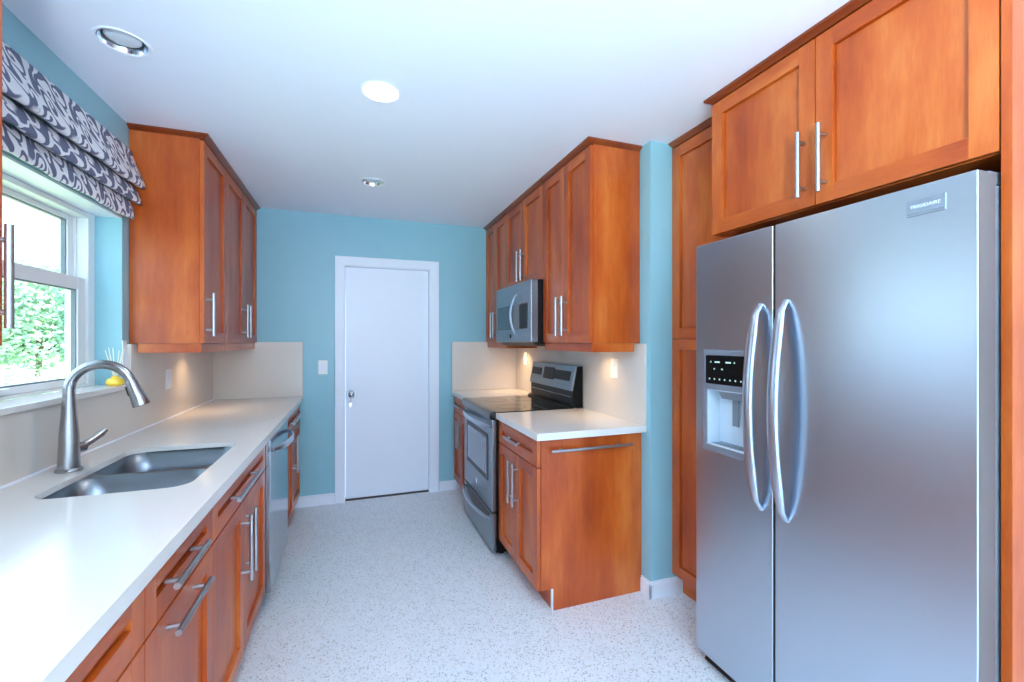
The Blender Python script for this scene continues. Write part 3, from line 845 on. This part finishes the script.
MB().lathe((XM, 3.06, 1.405), [(0, -.003), (.013, -.003), (.016, -.001), (.016, .001)], 'x', 24).build('emblem', M['black'], md)
MB().box(XM + .008, XM + .05, 2.70, 3.36, 1.7764, 1.7772).build('vent_grille', M['slot'], md)

# ------------------------------------------------------------------ refrigerator
fr = thing('refrigerator', 'side by side stainless refrigerator with water dispenser and arched handles', 'refrigerator', (1.75, 1.06, 0))
XF = 1.382
FZ0, FZ1 = .058, 1.775
MB().box(XF + .082, 2.22, .6125, 1.5015, .03, 1.752, .004).build('body', M['grey'], fr)
m = MB().prism([(XF + .03, .012), (XF + .06, .055), (XF + .3, .055), (XF + .3, .012)], .62, 1.495, 'y', bev=.002)
m.build('base_grille', M['blackmat'], fr)
for y in (.68, 1.43):
    for x in (XF + .2, 2.1):
        MB().tube([(x, y - .012, .012), (x, y + .012, .012)], .0118, 16).box(x - .01, x + .01, y - .014, y + .014, .018, .04).build('roller', M['blackmat'], fr)
def fdoor(name, a, b):
    m = MB().box(XF, XF + .074, a, b, FZ0, FZ1, .0035, seg=3)
    o = m.build(name, [M['ss'], M['doorside']], fr, 40)
    for p in o.data.polygons:
        if abs(p.normal.y) > .9: p.material_index = 1
    return o
fresh = fdoor('fresh_food_door', .603, 1.1345)
frz = fdoor('freezer_door', 1.1430, 1.511)
cut(frz, MB().prism(rrect(1.245, 1.442, .946, 1.172, .012), XF - .02, XF + .062, 'x'))
for y0, y1 in ((.606, .70), (1.41, 1.508)):
    MB().box(XF + .0755, XF + .20, y0 + .01, y1 - .01, FZ1 - .022, FZ1 + .012, .004).build('hinge_cover', M['grey'], fr)
bowed(fresh, -1, XF, 'z', .758, 1.508, 1.092, .050, .040, .020, M['ss'], lift=.014)
bowed(frz, -1, XF, 'z', .762, 1.502, 1.192, .050, .040, .020, M['ss'], lift=.014)
# dispenser surround
m = MB()
ya, yb, za, zb = 1.228, 1.462, .920, 1.334
m.box(XF - .006, XF + .001, ya, yb, 1.172, zb, .002).box(XF - .006, XF + .001, 1.442, yb, .946, 1.172, .001).box(XF - .006, XF + .001, ya, 1.245, .946, 1.172, .001).box(XF - .006, XF + .001, ya, yb, za, .946, .002)
M['bezel'] = plain('satin_grey_bezel', lin(150, 160, 174), 0.3, 0.6)
ds = m.build('dispenser_bezel', M['bezel'], frz)
m = MB()   # cavity liner, open to the front
ly0, ly1, lz0, lz1, lx = 1.2455, 1.4415, .9465, 1.1715, XF + .0615
m.box(lx - .004, lx - .0005, ly0, ly1, lz0, lz1).box(XF - .004, lx - .004, ly0, ly0 + .003, lz0, lz1).box(XF - .004, lx - .004, ly1 - .003, ly1, lz0, lz1)
m.box(XF - .004, lx - .004, ly0, ly1, lz1 - .003, lz1).box(XF - .008, lx - .004, ly0, ly1, lz0, lz0 + .006)
m.build('dispenser_cavity', M['ice'], frz)
m = MB().prism([(XF + .012, 1.168), (XF + .056, 1.168), (XF + .056, 1.135), (XF + .03, 1.135)], 1.29, 1.40, 'y')
m.box(XF + .038, XF + .044, 1.325, 1.355, 1.03, 1.14, .002)
m.build('dispenser_paddle', M['grey'], frz)
m = MB()
for i in range(9): m.box(XF - .004, lx - .01, 1.265 + i * .018, 1.272 + i * .018, .9535, .9548)
m.build('drip_tray', M['grey'], frz)
cpn = MB().prism(rrect(1.243, 1.446, 1.196, 1.312, .006), XF - .0085, XF - .005, 'x', bev=.0006).build('control_display', M['black'], frz)
for i in range(7):
    y = 1.425 - i * .026
    MB().box(XF - .0092, XF - .0084, y - .003, y + .003, 1.213, 1.219).build('indicator_mark', M['led'], cpn, 0)
for i, (y, wd) in enumerate(((1.418, .006), (1.385, .026), (1.33, .026), (1.30, .006), (1.40, .006), (1.36, .008))):
    z = 1.282 if i < 4 else 1.254
    MB().box(XF - .0092, XF - .0084, y - wd / 2, y + wd / 2, z, z + .006).build('indicator_mark', M['led'], cpn, 0)
bd = MB().box(XF - .004, XF + .001, .662, .744, 1.696, 1.738, .0015).build('nameplate', M['bezel'], fresh)
MB().box(XF - .0048, XF - .0035, .664, .742, 1.698, 1.704).build('nameplate_line', M['grey'], bd, 0)
fc = bpy.data.curves.new('nameplate_lettering', 'FONT')
fc.body = 'FRIGIDAIRE'; fc.size = .0125; fc.extrude = .0003; fc.align_x = 'CENTER'; fc.materials.append(M['label'])
fx = bpy.data.objects.new('tmp_text', fc); COL.objects.link(fx)
bpy.context.view_layer.update()
fme = bpy.data.meshes.new_from_object(fx.evaluated_get(bpy.context.evaluated_depsgraph_get()))
bpy.data.objects.remove(fx)
fo = bpy.data.objects.new('nameplate_lettering', fme)
fo.rotation_euler = (R(90), 0, R(-90))
fo.location = Vector((XF - .0043, .703, 1.7155)) - world_loc(bd)
COL.objects.link(fo); fo.parent = bd

# ------------------------------------------------------------------ roman shade
rs = thing('roman_shade', 'slate and white scroll print roman shade folded above the window', 'roman shade', (-1.03, 2.0, 1.967))
def fold(name, prof, y0, y1, vstart):
    """closed cloth ply: front profile (x,z) swept along y with a soft wave, 3 mm thick; UV = (y, run of cloth)"""
    bm = bmesh.new()
    uv = bm.loops.layers.uv.new('UVMap')
    ny = 60
    run = [vstart]
    for a, b in zip(prof, prof[1:]): run.append(run[-1] + math.hypot(b[0] - a[0], b[1] - a[1]))
    grid = []
    for j in range(ny + 1):
        y = y0 + (y1 - y0) * j / ny
        row = []
        for i, (x, z) in enumerate(prof):
            f = i / (len(prof) - 1)
            wv = .003 * f * math.sin(y * 17 + vstart * 40) + .0022 * f * math.sin(y * 41 + 2)
            row.append((bm.verts.new((x + wv, y, z + .4 * wv)), (y, run[i])))
        grid.append(row)
    for j in range(ny):
        for i in range(len(prof) - 1):
            q = [grid[j][i], grid[j + 1][i], grid[j + 1][i + 1], grid[j][i + 1]]
            f = bm.faces.new([v for v, _ in q])
            for lp, (_, t) in zip(f.loops, q): lp[uv].uv = t
    bmesh.ops.recalc_face_normals(bm, faces=bm.faces)
    off = world_loc(rs)
    bmesh.ops.translate(bm, verts=bm.verts, vec=-off)
    me = bpy.data.meshes.new(name); bm.to_mesh(me); bm.free()
    me.materials.append(M['ikat'])
    for p in me.polygons: p.use_smooth = True
    o = bpy.data.objects.new(name, me); COL.objects.link(o); o.parent = rs
    md = o.modifiers.new('cloth', 'SOLIDIFY'); md.thickness = .004; md.offset = 0
    return o
SYA, SYB = 1.33, 2.662
def smooth_prof(p, n=5):
    out = []
    for i in range(len(p) - 1):
        p0, p1, p2, p3 = p[max(i - 1, 0)], p[i], p[i + 1], p[min(i + 2, len(p) - 1)]
        for k_ in range(n):
            t = k_ / n
            out.append(tuple(.5 * (2 * p1[c] + (p2[c] - p0[c]) * t + (2 * p0[c] - 5 * p1[c] + 4 * p2[c] - p3[c]) * t * t + (3 * p1[c] - p0[c] - 3 * p2[c] + p3[c]) * t ** 3) for c in (0, 1)))
    return out + [p[-1]]
fold('upper_fold', smooth_prof([(-1.030, 2.303), (-1.014, 2.25), (-.992, 2.19), (-.976, 2.145), (-.974, 2.126), (-.984, 2.120), (-1.012, 2.134)]), SYA, SYB, 0)
fold('middle_fold', smooth_prof([(-1.020, 2.128), (-1.004, 2.105), (-.990, 2.068), (-.985, 2.045), (-.993, 2.039), (-1.018, 2.052)]), SYA, SYB - .003, .21)
fold('lower_fold', smooth_prof([(-1.026, 2.048), (-1.018, 2.02), (-1.012, 1.99), (-1.014, 1.966), (-1.022, 1.962)]), SYA, SYB - .016, .33)
MB().box(XL + .001, XL + .014, SYA + .01, SYB - .01, 2.27, 2.302, .002).build('headrail', M['white'], rs)

# ------------------------------------------------------------------ plates
def plate(name, label, cat, c, facing, kind, grp='wall plates'):
    """c = centre on the wall face; facing 'x+', 'x-', 'y-'"""
    t = thing(name, label, cat, c, grp)
    cx, cy, cz = c
    def slab(w, h, d0, d1, z=0, dy=0, bev=.001, seg=2):
        if facing == 'y-': return (cx - w / 2 + dy, cx + w / 2 + dy, cy - d1, cy - d0, cz - h / 2 + z, cz + h / 2 + z, bev)
        s = 1 if facing == 'x+' else -1
        return (cx + s * d0, cx + s * d1, cy - w / 2 + dy, cy + w / 2 + dy, cz - h / 2 + z, cz + h / 2 + z, bev)
    MB().box(*slab(.072, .117, 0, .006, bev=.0025)).build('cover_plate', M['plug'], t)
    if kind == 'rocker':
        MB().box(*slab(.034, .067, .0055, .0085)).build('rocker', M['white'], t)
    else:
        for z in (.02, -.02):
            sf = MB().box(*slab(.034, .028, .0055, .008, z, bev=.004)).build('socket', M['white'], t)
            q = MB()
            for dy in (-.007, .007): q.box(*slab(.002, .009, .0075, .0083, z + .003, dy, bev=0))
            q.box(*slab(.005, .004, .0075, .0083, z - .007, 0, bev=0))
            q.build('slots', M['slot'], sf)
    return t
plate('light_switch', 'white rocker switch on the blue wall left of the white door', 'switch', (-.245, YB - .0005, 1.15), 'y-', 'rocker')
plate('wall_switch', 'white switch on the stone backsplash under the left wall cabinet', 'switch', (XL + .0215, 3.10, 1.148), 'x+', 'rocker')
plate('wall_outlet', 'white outlet on the backsplash above the short right worktop', 'outlet', (XR - .0135, 2.275, 1.205), 'x-', 'outlet')
plate('wall_outlet', 'white outlet on the backsplash in the far corner beside the range', 'outlet', (XR - .0135, 3.73, 1.21), 'x-', 'outlet')

# ------------------------------------------------------------------ lights of the room
def puck(x, y, z, label, e=2.6):
    t = thing('puck_light', label, 'light', (x, y, z), 'under cabinet lights')
    MB().lathe((x, y, z), [(0, -.0005), (.034, -.0005), (.036, -.004), (.034, -.012), (.028, -.014), (.028, -.010), (0, -.010)], 'z', 28).build('housing', M['nickel'], t)
    MB().lathe((x, y, z), [(0, -.0105), (.026, -.0105), (.024, -.0125), (0, -.013)], 'z', 24).build('lens', M['lampwarm'], t)
    o = lamp('puck_lamp', 'SPOT', (x, y, z - .018), (0, 0, 0), energy=e, color=(1, .66, .34), spot_size=R(125), spot_blend=.9, shadow_soft_size=.02)
    return t
puck(-.90, 3.33, ZU, 'small warm light under the left wall cabinets')
puck(1.36, 2.33, ZU, 'small warm light under the cabinet right of the microwave')
puck(1.36, 3.70, ZU, 'small warm light under the cabinet in the far right corner', 4.5)

def downlight(x, y, label, lit=False, r=.083):
    t = thing('recessed_downlight', label, 'light', (x, y, ZC), 'ceiling downlights')
    MB().lathe((x, y, ZC), [(r - .014, .03), (r - .013, 0.0), (r - .010, -.003), (r - .003, -.004), (r, -.0005), (r, .001)], 'z', 48).build('trim_ring', M['white'], t)
    if lit:
        MB().lathe((x, y, ZC), [(0, .012), (r - .0135, .012), (r - .0135, .002), (r - .02, .001), (0, .0005)], 'z', 40).build('lens', M['lampon'], t)
    else:
        MB().lathe((x, y, ZC), [(r - .014, .0), (r - .02, .022), (r - .032, .05), (.03, .07), (0, .072)], 'z', 48).build('reflector', M['reflector'], t)
        MB().lathe((x, y, ZC), [(0, .006), (.040, .008), (.053, .014), (.055, .03), (.04, .06), (0, .06)], 'z', 36).build('bulb', M['lens'], t)
    return t
ceil = bpy.data.objects['ceiling']
DL = ((-.777, 1.948, 'unlit downlight nearest the window shade', False), (.108, 1.965, 'glowing downlight in the middle of the ceiling', True), (.119, 3.097, 'unlit downlight nearest the end wall', False))
for x, y, l, on in DL:
    cut(ceil, MB().prism([(x + .072 * math.cos(i * PI / 20), y + .072 * math.sin(i * PI / 20)) for i in range(40)], ZC - .02, ZC + .08, 'z'))
    downlight(x, y, l, on)
lamp('downlight_lamp', 'SPOT', (.108, 1.965, ZC - .012), (0, 0, 0), energy=8, color=(1, .95, .88), spot_size=R(140), spot_blend=.8, shadow_soft_size=.06)
